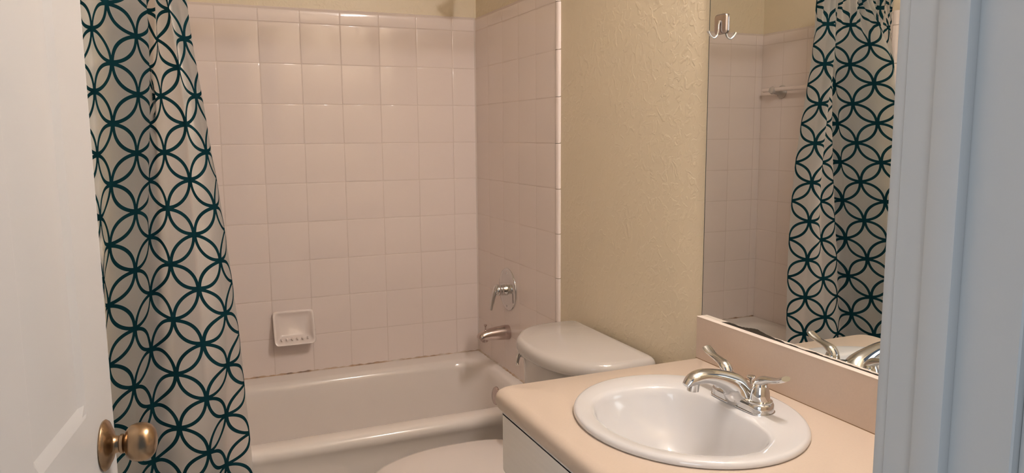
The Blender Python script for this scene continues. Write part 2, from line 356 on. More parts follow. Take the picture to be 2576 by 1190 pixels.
# ================================================================== DOOR LEAF
th = math.radians(7.7); dn = Vector((math.cos(th), -math.sin(th), 0)); dd = Vector((math.sin(th), math.cos(th), 0))
EDGE = Vector((-1.259, -1.909, 0)); LW = 0.705; TH = 0.035
door = bpy.data.objects.new('door_1', None); COL.objects.link(door); door.location = EDGE - dd * LW; door['kind'] = 'structure'
def door_grid():
    lines_o = [0, 0.004, 0.016, 0.022, 0.052]
    ps = [(0.122, 0.310), (0.387, 0.583)]; pz = [(0.20, 0.82), (1.000, 1.60), (1.70, 1.93)]
    ss = sorted(set([0, LW] + [round(v, 5) for a, b in ps for o in lines_o for v in (a + o, b - o)]))
    zz = sorted(set([0.012, 2.03] + [round(v, 5) for a, b in pz for o in lines_o for v in (a + o, b - o)]))
    def dep(s, z):
        for a, b in ps:
            for c, d in pz:
                m = min(s - a, b - s, z - c, d - z)
                if m > 0: return float(np.interp(m, lines_o, [0, -0.001, -0.0050, -0.0050, -0.0012]))
        return 0.0
    g = G()
    for side in (0, 1):
        v = []; f = []
        for s in ss:
            for z in zz:
                d = dep(s, z) + 0.0 if side == 0 else -TH - dep(s, z)
                v.append(EDGE - dd * s + dn * d + Vector((0, 0, z)))
        nz = len(zz)
        for i in range(len(ss) - 1):
            for j in range(nz - 1):
                a, b, c, d = i * nz + j, (i + 1) * nz + j, (i + 1) * nz + j + 1, i * nz + j + 1
                h = [dep(ss[i], zz[j]), dep(ss[i + 1], zz[j]), dep(ss[i + 1], zz[j + 1]), dep(ss[i], zz[j + 1])]
                if abs(h[0] - h[2]) < 1e-6 and abs(h[1] - h[3]) > 1e-6: f += [(a, b, c), (a, c, d)]
                elif abs(h[1] - h[3]) < 1e-6 and abs(h[0] - h[2]) > 1e-6: f += [(b, c, d), (b, d, a)]
                elif abs(h[0] + h[2] - h[1] - h[3]) > 1e-6 and abs(h[0] - h[2]) < abs(h[1] - h[3]): f += [(a, b, c), (a, c, d)]
                elif abs(h[0] + h[2] - h[1] - h[3]) > 1e-6: f += [(b, c, d), (b, d, a)]
                else: f.append((a, b, c, d))
        g.add(v, f)
    def P(s, d, z): return EDGE - dd * s + dn * d + Vector((0, 0, z))
    for s in (0, LW): g.add([P(s, 0, 0.012), P(s, -TH, 0.012), P(s, -TH, 2.03), P(s, 0, 2.03)], [(0, 1, 2, 3)])
    for z in (0.012, 2.03): g.add([P(0, 0, z), P(0, -TH, z), P(LW, -TH, z), P(LW, 0, z)], [(0, 1, 2, 3)])
    o = g.obj('door_leaf', M['door_paint'], door, angle=12); o['kind'] = 'structure'; return o
door_grid()
def knob(side):
    nrm = dn if side == 0 else -dn; O = EDGE - dd * 0.058 + Vector((0, 0, 0.937)) + (Vector((0, 0, 0)) if side == 0 else -dn * TH)
    k = G(); k.lathe([(0.0, 0.0), (0.0325, 0.0), (0.0335, 0.0022), (0.0315, 0.005), (0.026, 0.0075), (0.0215, 0.010), (0.0155, 0.0115), (0.0115, 0.014), (0.0108, 0.019), (0.0128, 0.0205), (0.0128, 0.024), (0.0098, 0.0255)], O, nrm, 48)
    o = k.obj('knob_rose', M['brass'], door, angle=50); o['label'] = 'round antique brass rose'
    k = G(); k.lathe([(0.0098, 0.0245), (0.0125, 0.026), (0.0185, 0.0285), (0.0232, 0.0335), (0.0252, 0.040), (0.0256, 0.046), (0.0245, 0.052), (0.0215, 0.0575), (0.0165, 0.0615), (0.010, 0.0637), (0.004, 0.0643), (0.0, 0.0644)], O, nrm, 48)
    o = k.obj('door_knob', M['brass'], door, angle=60); o['label'] = 'antique brass ball knob'
knob(0); knob(1)
for z in (0.25, 1.02, 1.80):
    O = EDGE - dd * (LW + 0.004) + dn * 0.006
    k = G(); k.lathe([(0, 0), (0.006, 0), (0.006, 0.09), (0, 0.09)], O + Vector((0, 0, z - 0.045)), (0, 0, 1), 16); k.obj('hinge', M['brass'], door)

# ================================================================== BATHTUB
tub = thing('bathtub', 'off-white enamelled bathtub set between the tiled walls', 'bathtub', (-0.765, -0.38, 0))
def rr(x0, x1, y0, y1, r, n=200):
    k = 10; pts = rpoly([(x0, y0, r), (x1, y0, r), (x1, y1, r), (x0, y1, r)], k); return resample(pts, n)
X0, X1 = -W + 0.0105, -0.0105
g = G(); R = []
def ring(x0, x1, y0, y1, r, z): R.append(lift(rr(x0, x1, y0, y1, r), z))
ring(X0, X1, -0.752, -0.0105, 0.004, 0.0)
ring(X0, X1, -0.752, -0.0105, 0.004, 0.05)
ring(X0, X1, -0.748, -0.0105, 0.004, 0.30)
ring(X0, X1, -0.750, -0.0105, 0.004, 0.345)
ring(X0, X1, -0.757, -0.0105, 0.004, 0.358)
ring(X0, X1, -0.761, -0.0105, 0.004, 0.370)
ring(X0, X1, -0.760, -0.0105, 0.004, 0.382)
ring(X0, X1, -0.754, -0.0105, 0.004, 0.392)
ring(X0, X1, -0.744, -0.0105, 0.004, 0.397)
ring(X0, X1, -0.730, -0.0110, 0.004, 0.3985)
ring(X0 + 0.03, X1 - 0.022, -0.690, -0.085, 0.10, 0.397)
ring(X0 + 0.045, X1 - 0.034, -0.678, -0.105, 0.13, 0.393)
ring(X0 + 0.054, X1 - 0.042, -0.668, -0.114, 0.13, 0.383)
ring(X0 + 0.062, X1 - 0.048, -0.660, -0.120, 0.13, 0.365)
ring(X0 + 0.10, X1 - 0.060, -0.650, -0.128, 0.13, 0.28)
ring(X0 + 0.16, X1 - 0.075, -0.638, -0.140, 0.13, 0.18)
ring(X0 + 0.22, X1 - 0.095, -0.622, -0.156, 0.13, 0.10)
ring(X0 + 0.26, X1 - 0.130, -0.595, -0.185, 0.12, 0.065)
ring(X0 + 0.32, X1 - 0.190, -0.545, -0.235, 0.10, 0.055)
g.loft(R, True, False, True)
g.obj('tub_shell', M['tub'], tub, angle=40)
g = G(); O = (-0.068, -0.352, 0.310); ax = (-1, 0, 0.12)
g.lathe([(0, 0.006), (0.0, 0.009), (0.012, 0.0085), (0.028, 0.007), (0.034, 0.004), (0.036, 0.0), (0.036, -0.004)][::-1], O, ax, 40)
g.obj('overflow_plate', M['spout_metal'], tub)
g = G(); g.lathe([(0, 0.060), (0.030, 0.060), (0.034, 0.056), (0.034, 0.05)][::-1], (-0.33, -0.37, 0.0), (0, 0, 1), 32); g.obj('drain', M['spout_metal'], tub)

# ================================================================== SOAP DISH (back tile wall)
dish = thing('soap_dish', 'white ceramic soap dish fixed to the back tile wall above the tub', 'soap dish', (-0.795, -0.0085, 0.59))
g = G(); xa, xb = -0.874, -0.716; yb = -0.0087
def dr(x0, x1, z0, z1, r, y, n=96): return [Vector((p.x, y, p.y)) for p in resample(rpoly([(x0, z0, r), (x1, z0, r), (x1, z1, r), (x0, z1, r)], 8), n)]
secs = []
# outer shell: hugging the wall at the top, jutting out 6 cm at the lower lip
def dishring(ins, y_top, y_bot, r, zt=0.658, zb=0.530):
    out = []
    for p in resample(rpoly([(xa + ins, zb + ins, r), (xb - ins, zb + ins, r), (xb - ins, zt - ins, r), (xa + ins, zt - ins, r)], 8), 120):
        t = (p.y - zb) / (zt - zb); t = min(1, max(0, t)); s_ = (1 - t) ** 1.0
        out.append(Vector((p.x, y_top + (y_bot - y_top) * s_, p.y)))
    return out
secs.append(dishring(0.004, yb, yb, 0.018)); secs.append(dishring(0.001, yb - 0.005, yb - 0.034, 0.018)); secs.append(dishring(0.0, yb - 0.008, yb - 0.060, 0.018))
secs.append(dishring(0.002, yb - 0.010, yb - 0.0645, 0.017)); secs.append(dishring(0.007, yb - 0.0095, yb - 0.0645, 0.014)); secs.append(dishring(0.011, yb - 0.007, yb - 0.058, 0.012))
secs.append(dishring(0.017, yb - 0.004, yb - 0.036, 0.011)); secs.append(dishring(0.030, yb - 0.003, yb - 0.022, 0.010))
g.loft(secs, True, True, True); g.obj('dish_body', M['dish'], dish, angle=60)
g = G()
for k in range(6): g.box(-0.848 + k * 0.020, -0.843 + k * 0.020, yb - 0.052, yb - 0.020, 0.5475, 0.5520, 0.001, 1)
g.obj('drain_rib', M['dish'], dish)

# ================================================================== TOWEL BAR (left tile wall, seen in the mirror)
bar = thing('towel_bar', 'white ceramic towel bar on the left tile wall, seen in the mirror', 'towel bar', (-W + 0.0085, -0.36, 1.53))
g = G(); g.sweep([(-W + 0.062, -0.085, 1.545), (-W + 0.062, -0.35, 1.545), (-W + 0.062, -0.62, 1.545)], [0.010] * 3, (0, 0, 1), 20); g.obj('bar', M['tile'], bar)
for y in (-0.155, -0.57):
    g = G(); g.lathe([(0.0, 0.0), (0.032, 0.0), (0.032, 0.004), (0.024, 0.010), (0.017, 0.022), (0.0155, 0.05), (0.018, 0.062), (0.015, 0.070), (0, 0.072)], (-W + 0.0085, y, 1.535), (1, 0, 0.1), 32); g.obj('post', M['toilet'], bar)

# ================================================================== SHOWER: valve, spout, head, rod
v = thing('shower_valve', 'chrome single-lever shower valve with round plate on the right tile wall', 'shower valve', (-0.0085, -0.345, 0.735))
O = Vector((-0.0087, -0.345, 0.735))
g = G(); g.lathe([(0.0835, 0.0), (0.0845, 0.002), (0.083, 0.0045), (0.079, 0.0062), (0.060, 0.0085), (0.030, 0.0105), (0, 0.011)], O, (-1, 0, 0), 64); g.obj('escutcheon', M['chrome'], v, angle=60)
g = G(); g.lathe([(0.024, 0.009), (0.0235, 0.016), (0.0215, 0.020), (0.0215, 0.034), (0.0225, 0.042), (0.021, 0.052), (0.014, 0.058), (0, 0.060)], O, (-1, 0, 0), 40); g.obj('valve_sleeve', M['chrome'], v, angle=60)
g = G(); g.sweep([O + Vector((-0.046, 0, 0.014)), O + Vector((-0.056, 0, -0.006)), O + Vector((-0.063, 0.002, -0.030)), O + Vector((-0.0675, 0.004, -0.055)), O + Vector((-0.071, 0.006, -0.078))],
                 [(0.013, 0.013), (0.0145, 0.0105), (0.0118, 0.0080), (0.0100, 0.0068), (0.0078, 0.005)], (0, 1, 0), 20); g.obj('lever', M['chrome'], v, angle=60)
for s_ in (-1, 1):
    g = G(); g.lathe([(0.0045, 0), (0.0045, 0.002), (0.003, 0.0035), (0, 0.0038)], O + Vector((-0.0062, 0, s_ * 0.066)), (-1, 0, 0), 14); g.obj('screw', M['chrome'], v)
sp = thing('tub_spout', 'worn chrome tub spout below the shower valve', 'tub spout', (-0.0085, -0.345, 0.562))
g = G()
g.sweep([(-0.0088, -0.345, 0.561), (-0.030, -0.345, 0.562), (-0.060, -0.345, 0.562), (-0.090, -0.345, 0.561), (-0.112, -0.345, 0.558), (-0.124, -0.345, 0.553), (-0.130, -0.345, 0.545)],
        [(0.0295, 0.0295), (0.0290, 0.0290), (0.0270, 0.0265), (0.0250, 0.0235), (0.0240, 0.0215), (0.0228, 0.0185), (0.0200, 0.012)], (0, 1, 0), 32)
g.lathe([(0, 0), (0.0165, 0), (0.0180, 0.003), (0.0190, 0.016), (0.0, 0.018)], (-0.114, -0.345, 0.535), (0, 0, 1), 28)
g.obj('spout_body', M['spout_metal'], sp, angle=60)
g = G(); g.lathe([(0.0025, 0.0), (0.0025, 0.016), (0.0028, 0.022), (0.0065, 0.027), (0.0070, 0.030), (0, 0.031)], (-0.107, -0.345, 0.572), (0, 0, 1), 20); g.obj('diverter_knob', M['spout_metal'], sp)
sh = thing('overhead_shower', 'chrome shower head on its arm high on the right wall above the tub', 'shower head', (-0.002, -0.36, 2.00))
g = G(); g.sweep([(-0.002, -0.36, 2.00), (-0.045, -0.36, 2.003), (-0.080, -0.36, 1.992), (-0.100, -0.36, 1.972)], [0.009] * 4, (0, 1, 0), 16); g.obj('shower_arm', M['chrome'], sh)
g = G(); g.lathe([(0.028, 0), (0.028, 0.003), (0.015, 0.008), (0.01, 0.010)], (-0.001, -0.36, 2.00), (-1, 0, 0), 28, cap0=True); g.obj('flange', M['chrome'], sh)
g = G(); g.lathe([(0.0, 0), (0.010, 0), (0.013, 0.012), (0.014, 0.022), (0.029, 0.045), (0.035, 0.055), (0.034, 0.062), (0, 0.064)], (-0.098, -0.36, 1.975), (-0.50, 0, -0.85), 32); g.obj('spray_head', M['chrome'], sh)
RODZ = 1.955; RODY = -0.765
rod = thing('curtain_rod', 'white curtain rod spanning above the tub', 'curtain rod', (-0.765, RODY, RODZ))
g = G(); g.lathe([(0, 0), (0.0125, 0), (0.0125, W - 0.006), (0, W - 0.006)], (-W + 0.003, RODY, RODZ), (1, 0, 0), 24); g.obj('tube', M['paint_trim'], rod)
for x, a in ((-W, 1), (0, -1)):
    g = G(); g.lathe([(0.0, 0.0005), (0.030, 0.0005), (0.030, 0.004), (0.017, 0.010), (0.0155, 0.022), (0.0128, 0.022)], (x, RODY, RODZ), (a, 0, 0), 28); g.obj('end_flange', M['paint_trim'], rod)

# ================================================================== SHOWER CURTAIN
P_ = 0.1505
C = {  # column -> [(z, x, y)] from bottom to top; columns are half a pattern repeat apart
 -10: [(0.08, -1.495, -0.79), (1.9, -1.495, -0.78)], -9: [(0.08, -1.46, -0.86), (1.6, -1.455, -0.84), (1.9, -1.46, -0.76)],
 -8: [(0.08, -1.41, -0.80), (1.6, -1.405, -0.80), (1.9, -1.42, -0.79)],
 -7: [(0.08, -1.33, -0.785), (0.42, -1.33, -0.777), (0.9, -1.335, -0.755), (1.6, -1.35, -0.75), (1.9, -1.38, -0.74)],
 -6: [(0.08, -1.25, -0.780), (0.42, -1.25, -0.775), (0.6, -1.255, -0.745), (0.9, -1.265, -0.715), (1.6, -1.29, -0.725), (1.9, -1.34, -0.79)],
 -5: [(0.08, -1.145, -0.79), (0.42, -1.15, -0.785), (0.6, -1.155, -0.765), (0.9, -1.175, -0.745), (1.2, -1.195, -0.745), (1.6, -1.225, -0.735), (1.9, -1.31, -0.74)],
 -4: [(0.08, -1.225, -0.82), (0.42, -1.23, -0.815), (0.9, -1.245, -0.785), (1.3, -1.27, -0.76), (1.6, -1.275, -0.745), (1.9, -1.33, -0.79)],
 -3: [(0.08, -1.31, -0.87), (0.42, -1.315, -0.86), (0.9, -1.325, -0.84), (1.3, -1.335, -0.81), (1.6, -1.335, -0.785), (1.9, -1.35, -0.745)],
 -2: [(0.08, -1.38, -0.95), (0.42, -1.38, -0.94), (0.9, -1.375, -0.92), (1.3, -1.372, -0.885), (1.6, -1.368, -0.86), (1.9, -1.36, -0.79)],
 -1: [(0.08, -1.372, -1.075), (0.45, -1.362, -1.060), (0.76, -1.352, -1.036), (1.0, -1.347, -1.010), (1.295, -1.342, -0.977), (1.444, -1.339, -0.959), (1.6, -1.337, -0.936), (1.72, -1.333, -0.88), (1.9, -1.325, -0.79)],
 0: [(0.08, -1.395, -1.02), (0.45, -1.375, -0.995), (0.78, -1.354, -0.964), (0.93, -1.346, -0.948), (1.08, -1.334, -0.937), (1.23, -1.322, -0.918), (1.38, -1.309, -0.902), (1.54, -1.302, -0.882), (1.68, -1.309, -0.848), (1.9, -1.295, -0.745)],
 1: [(0.08, -1.343, -0.99), (0.40, -1.325, -0.955), (0.69, -1.306, -0.923), (0.845, -1.294, -0.905), (1.0, -1.284, -0.889), (1.15, -1.274, -0.870), (1.30, -1.263, -0.852), (1.45, -1.250, -0.835), (1.6, -1.246, -0.815), (1.9, -1.26, -0.79)],
 2: [(0.08, -1.286, -0.91), (0.453, -1.276, -0.880), (0.61, -1.27, -0.868), (0.76, -1.264, -0.848), (0.91, -1.257, -0.832), (1.06, -1.251, -0.813), (1.22, -1.244, -0.798), (1.36, -1.236, -0.785), (1.6, -1.226, -0.758), (1.9, -1.225, -0.745)],
 3: [(0.08, -1.208, -0.885), (0.52, -1.207, -0.862), (0.68, -1.206, -0.850), (0.835, -1.205, -0.841), (0.98, -1.203, -0.823), (1.14, -1.201, -0.808), (1.30, -1.199, -0.792), (1.6, -1.198, -0.762), (1.9, -1.20, -0.785)],
 4: [(0.08, -1.142, -0.90), (0.45, -1.136, -0.878), (0.606, -1.133, -0.866), (0.76, -1.134, -0.843), (0.91, -1.135, -0.822), (1.06, -1.138, -0.806), (1.21, -1.140, -0.799), (1.37, -1.141, -0.799), (1.52, -1.149, -0.795), (1.66, -1.163, -0.788), (1.9, -1.175, -0.745)],
 5: [(0.08, -1.095, -0.815), (0.37, -1.092, -0.803), (0.524, -1.086, -0.806), (0.677, -1.073, -0.816), (0.83, -1.070, -0.820), (0.984, -1.075, -0.816), (1.15, -1.081, -0.813), (1.30, -1.094, -0.808), (1.445, -1.112, -0.804), (1.6, -1.133, -0.800), (1.9, -1.158, -0.785)],
 6: [(0.08, -1.012, -0.785), (0.44, -1.020, -0.777), (0.60, -1.027, -0.768), (0.76, -1.033, -0.757), (0.91, -1.043, -0.745), (1.06, -1.055, -0.738), (1.2, -1.067, -0.735), (1.36, -1.088, -0.735), (1.6, -1.120, -0.742), (1.75, -1.132, -0.745), (1.9, -1.137, -0.745)],
}
hs = sorted(C)
NZ = 92; zs = np.linspace(0.08, 1.941, NZ)
CX = np.array([np.interp(zs, [q[0] for q in C[h]], [q[1] for q in C[h]]) for h in hs]); CY = np.array([np.interp(zs, [q[0] for q in C[h]], [q[2] for q in C[h]]) for h in hs])
for A in (CX, CY):
    for _ in range(3): A[:, 1:-1] = (A[:, :-2] + 2 * A[:, 1:-1] + A[:, 2:]) / 4
SUB = 14; vs = []; uvs = []; NH = (len(hs) - 1) * SUB + 1
def crs(a, b, c, d, t): return 0.5 * ((2 * b) + (c - a) * t + (2 * a - 5 * b + 4 * c - d) * t * t + (3 * b - a - 3 * c + d) * t ** 3)
BULGE = {0: (-0.5, 1), 1: (-0.6, 2.0), 2: (1.0, 1.0), 3: (-0.55, 0.8), 4: (-0.75, 1.0), 5: (-0.5, 1.0)}
for k in range(NH):
    i = min(k // SUB, len(hs) - 2); t = k / SUB - i; i0, i1, i2, i3 = max(i - 1, 0), i, i + 1, min(i + 2, len(hs) - 1); h = hs[i] + t
    X = crs(CX[i0], CX[i1], CX[i2], CX[i3], t); Y = crs(CY[i0], CY[i1], CY[i2], CY[i3], t)
    dx = CX[i2] - CX[i1]; dy = CY[i2] - CY[i1]; L_ = np.hypot(dx, dy); slack = np.sqrt(np.maximum(0, (P_ / 2) ** 2 - L_ ** 2)) * 0.5
    bq = BULGE.get(hs[i], (0.0, 1)); bl = slack * bq[0] * math.sin(math.pi * t ** bq[1]) ** 1.2
    X = X + bl * (-dy) / L_ ; Y = Y + bl * dx / L_
    top = np.clip((zs - 1.70) / 0.2, 0, 1)
    X = X + top * 0.003 * math.sin(k * 0.95) + top * 0.003 * np.sin(zs * 42 + k * 0.4); Y = Y + top * 0.011 * math.sin(k * 1.15 + 1)
    for j in range(NZ): vs.append((float(X[j]), float(Y[j]), float(zs[j]))); uvs.append((h / 2.0, float((zs[j] - 1.148) / P_)))
fs = [(a * NZ + b, (a + 1) * NZ + b, (a + 1) * NZ + b + 1, a * NZ + b + 1) for a in range(NH - 1) for b in range(NZ - 1)]
cur = link('shower_curtain', vs, fs, M['curtain'], uv=uvs, angle=180)
tag(cur, 'pale shower curtain with teal interlocking circle pattern bunched left of the tub', 'shower curtain')

# ================================================================== TOILET
CYT = -1.18
toi = thing('toilet', 'off-white toilet between the tub and the vanity, lid closed', 'toilet', (-0.35, CYT, 0))
def tank_outline(o):       # o = inset
    return resample(rpoly([(-0.022 - o, CYT + 0.238 - o, 0.05), (-0.235, CYT + 0.238 - o, 0.10), (-0.312 + o, CYT, 0.34), (-0.235, CYT - 0.238 + o, 0.10), (-0.022 - o, CYT - 0.238 + o, 0.05)], 14), 160)
def tout(o):
    b = resample(rpoly([(-0.020, CYT + 0.240, 0.045), (-0.205, CYT + 0.240, 0.09), (-0.292, CYT + 0.125, 0.10), (-0.306, CYT, 0.12), (-0.292, CYT - 0.125, 0.10), (-0.205, CYT - 0.240, 0.09), (-0.020, CYT - 0.240, 0.045)], 10), 180)
    return offset_ring(b, o)
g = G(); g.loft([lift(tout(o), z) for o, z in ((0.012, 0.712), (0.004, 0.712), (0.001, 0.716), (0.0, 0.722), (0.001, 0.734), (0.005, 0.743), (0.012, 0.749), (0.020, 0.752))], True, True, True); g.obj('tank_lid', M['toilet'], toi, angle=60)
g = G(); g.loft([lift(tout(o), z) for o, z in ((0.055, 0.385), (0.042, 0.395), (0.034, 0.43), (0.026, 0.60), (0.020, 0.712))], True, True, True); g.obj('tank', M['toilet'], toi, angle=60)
# flush lever on the tub end of the tank front
g = G(); fl = Vector((-0.248, CYT + 0.128, 0.692)); nf = Vector((-0.80, 0.60, 0)).normalized(); sf = Vector((-0.60, -0.80, 0))
g.lathe([(0.020, -0.002), (0.020, 0.003), (0.018, 0.006), (0.010, 0.009), (0.009, 0.016), (0, 0.017)], fl, nf, 28, cap0=True, sc=(1.25, 0.75), up=(0, 0, 1)); lv = g.obj('flush_lever', M['chrome'], toi)
g = G(); g.lathe([(0.0225, -0.003), (0.0225, 0.0015), (0.0, 0.0018)], fl, nf, 28, sc=(1.25, 0.78), up=(0, 0, 1)); g.obj('lever_gasket', M['black'], lv)
g = G(); g.sweep([fl + nf * 0.016, fl + nf * 0.021 + sf * 0.008 + Vector((0, 0, -0.006)), fl + nf * 0.022 + sf * 0.022 + Vector((0, 0, -0.022)), fl + nf * 0.021 + sf * 0.026 + Vector((0, 0, -0.029))], [(0.007, 0.006), (0.0075, 0.0055), (0.008, 0.0045), (0.009, 0.0045)], (0, 0, 1), 16); g.obj('lever_arm', M['chrome'], lv)
# bowl
def oval(xb, xf, hw, z, p=2.3, n=120):
    cx = -(abs(xb) + abs(xf)) / 2 - 0.0; out = []
    mid = xb - (abs(xf) - abs(xb)) * 0.42
    for k in range(n):
        a = 2 * math.pi * k / n; c, s_ = math.cos(a), math.sin(a)
        e = 2.0 if c < 0 else p + 0.9
        rx = (xb - mid) if c > 0 else (mid - xf)
        X = mid + rx * math.copysign(abs(c) ** (2 / e), c); Y = CYT + hw * math.copysign(abs(s_) ** (2 / e), s_)
        out.append(Vector((X, Y, z)))
    return out
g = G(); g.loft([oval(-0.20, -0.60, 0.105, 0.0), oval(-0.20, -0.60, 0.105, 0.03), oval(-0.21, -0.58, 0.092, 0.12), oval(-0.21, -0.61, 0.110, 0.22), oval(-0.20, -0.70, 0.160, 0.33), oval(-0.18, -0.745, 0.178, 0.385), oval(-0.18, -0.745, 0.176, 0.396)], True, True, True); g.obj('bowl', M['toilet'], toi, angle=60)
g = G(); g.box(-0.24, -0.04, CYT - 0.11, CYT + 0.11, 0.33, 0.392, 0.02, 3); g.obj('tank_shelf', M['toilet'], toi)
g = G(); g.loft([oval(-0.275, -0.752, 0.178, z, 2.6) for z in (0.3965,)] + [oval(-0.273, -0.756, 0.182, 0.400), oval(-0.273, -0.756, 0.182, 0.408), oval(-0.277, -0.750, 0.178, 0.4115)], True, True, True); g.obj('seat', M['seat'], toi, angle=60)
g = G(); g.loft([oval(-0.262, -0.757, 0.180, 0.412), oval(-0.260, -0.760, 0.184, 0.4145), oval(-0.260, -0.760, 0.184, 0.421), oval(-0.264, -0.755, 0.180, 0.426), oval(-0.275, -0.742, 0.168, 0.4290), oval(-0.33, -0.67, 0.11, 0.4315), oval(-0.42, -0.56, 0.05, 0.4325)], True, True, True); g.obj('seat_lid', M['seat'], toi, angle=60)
for s_ in (-1, 1):
    g = G(); g.box(-0.262, -0.232, CYT + s_ * 0.075 - 0.016, CYT + s_ * 0.075 + 0.016, 0.394, 0.420, 0.006, 3); g.obj('hinge', M['seat'], toi)

# ================================================================== VANITY CABINET
VY0, VY1 = -2.6185, -1.595
cab = thing('vanity_cabinet', 'off-white painted vanity cabinet under the beige sink counter', 'cabinet', (-0.27, -2.1, 0))
g = G()
g.box(-0.516, -0.002, VY1 - 0.016, VY1, 0.10, 0.7525); g.box(-0.516, -0.002, VY0, VY0 + 0.016, 0.10, 0.7525); g.box(-0.516, -0.002, VY0 + 0.016, VY1 - 0.016, 0.10, 0.116); g.box(-0.008, -0.002, VY0 + 0.016, VY1 - 0.016, 0.116, 0.7525); g.box(-0.47, -0.455, VY0, VY1, 0.0, 0.10)
for y0, y1, z0, z1 in ((VY0, VY0 + 0.04, 0.10, 0.7525), (VY1 - 0.04, VY1, 0.10, 0.7525), (-2.12, -2.08, 0.10, 0.7525), (VY0, VY1, 0.71, 0.7525), (VY0, VY1, 0.59, 0.625), (VY0, VY1, 0.10, 0.14)): g.box(-0.534, -0.516, y0, y1, z0, z1)
g.obj('carcass', M['cabinet'], cab, smooth=False)
def front(name, y0, y1, z0, z1):
    g = G(); pts = rpoly([(y0, z0, 0.010), (y1, z0, 0.010), (y1, z1, 0.004), (y0, z1, 0.004)], 5)
    rings = [[Vector((x, p.x, p.y)) for p in (offset_ring(pts, o) if o else pts)] for x, o in ((-0.5345, 0), (-0.5475, 0.0), (-0.5520, 0.0025), (-0.5530, 0.007))]
    g.loft(rings, True, True, True); return g.obj(name, M['cabinet'], cab, angle=50)
front('drawer_front', -2.095, -1.603, 0.614, 0.7505); front('drawer_front', -2.61, -2.105, 0.614, 0.7505)
front('cabinet_door', -2.095, -1.603, 0.115, 0.600); front('cabinet_door', -2.61, -2.105, 0.115, 0.600)
g = G(); g.box(-0.5346, -0.5340, VY0, VY1, 0.600, 0.614); g.box(-0.5346, -0.5340, -2.105, -2.095, 0.115, 0.75); g.obj('reveal_gap', M['cab_dark'], cab, smooth=False)

# ================================================================== COUNTERTOP WITH BACKSPLASH
ZC = 0.792
ctr = thing('countertop', 'beige laminate countertop with rounded front edge on the vanity', 'countertop', (-0.28, -2.09, 0.754))
SCX, SCY, SRX, SRY = -0.2825, -1.888, 0.2125, 0.238
NA = 480
def ray_outline(pts, c, n=NA):   # polar resample of an outline about c
    A = []
    P = [p - c for p in pts]; N = len(P)
    for k in range(n):
        a = 2 * math.pi * k / n; d = Vector((math.cos(a), math.sin(a))); best = 0
        for i in range(N):
            p, q = P[i], P[(i + 1) % N]; e = q - p; den = d.x * e.y - d.y * e.x
            if abs(den) < 1e-12: continue
            t = (p.x * e.y - p.y * e.x) / den; s_ = (p.x * d.y - p.y * d.x) / den
            if t > 0 and -1e-9 <= s_ <= 1 + 1e-9: best = max(best, t)
        A.append(c + d * best)
    return A
cc = Vector((SCX, SCY))
def cout(o): return ray_outline(rpoly([(-0.001, -1.5655 - 0.3 * o, 0.001), (-0.562 + o, -1.5655 - 0.3 * o, 0.032), (-0.562 + o, VY0 + 0.0003, 0.001), (-0.001, VY0 + 0.0003, 0.001)], 10), cc)
def ell(rx, ry, z): return [Vector((SCX + rx * math.cos(2 * math.pi * k / NA), SCY + ry * math.sin(2 * math.pi * k / NA), z)) for k in range(NA)]
g = G()
g.loft([ell(SRX - 0.022, SRY - 0.022, ZC - 0.03), ell(SRX - 0.022, SRY - 0.022, ZC), lift(cout(0.022), ZC), lift(cout(0.014), ZC - 0.0012), lift(cout(0.007), ZC - 0.0045), lift(cout(0.0025), ZC - 0.010), lift(cout(0.0), ZC - 0.018), lift(cout(0.0005), ZC - 0.028), lift(cout(0.004), ZC - 0.037), lift(cout(0.009), ZC - 0.0385), ell(SRX - 0.015, SRY - 0.015, ZC - 0.0385), ell(SRX - 0.022, SRY - 0.022, ZC - 0.03)], True)
g.obj('top_slab', M['laminate'], ctr, angle=50)
g = G(); g.box(-0.0205, -0.0012, VY0, -1.566, ZC + 0.0002, 0.8955, 0.0, 1); bs = g.obj('backsplash', M['splash'], ctr, smooth=False)
g = G(); g.box(-0.0208, -0.0012, VY0, -1.5658, 0.8955, 0.8968, 0.0004, 1); g.obj('edge_strip', M['laminate_edge'], bs, smooth=False)
g = G(); g.box(-0.0215, -0.0195, VY0, -1.566, ZC + 0.0001, ZC + 0.0016); g.obj('dark_seam', M['cab_dark'], ctr, smooth=False)

# ================================================================== SINK
sink = thing('sink', 'white oval drop-in porcelain sink in the beige countertop', 'sink', (SCX, SCY, ZC))
inner = [(-0.382, -1.731), (-0.32, -1.716), (-0.254, -1.722), (-0.206, -1.752), (-0.188, -1.800), (-0.186, -1.843), (-0.190, -1.893), (-0.192, -1.943), (-0.195, -1.990), (-0.204, -2.030), (-0.226, -2.060), (-0.271, -2.084), (-0.321, -2.083), (-0.362, -2.066), (-0.402, -2.032), (-0.436, -1.986), (-0.454, -1.933), (-0.456, -1.866), (-0.437, -1.795), (-0.415, -1.758)]
ic = Vector((-0.315, -1.900))
ang = []; rad = []
for x, y in inner: ang.append(math.atan2(y - ic.y, x - ic.x) % (2 * math.pi)); rad.append(math.hypot(x - ic.x, y - ic.y))
o_ = np.argsort(ang); ang = np.array(ang)[o_]; rad = np.array(rad)[o_]
TA = np.linspace(0, 2 * math.pi, 240, endpoint=False)
RI = np.interp(TA, np.r_[ang - 2 * math.pi, ang, ang + 2 * math.pi], np.r_[rad, rad, rad])
for _ in range(14): RI = (np.roll(RI, 1) + 2 * RI + np.roll(RI, -1)) / 4
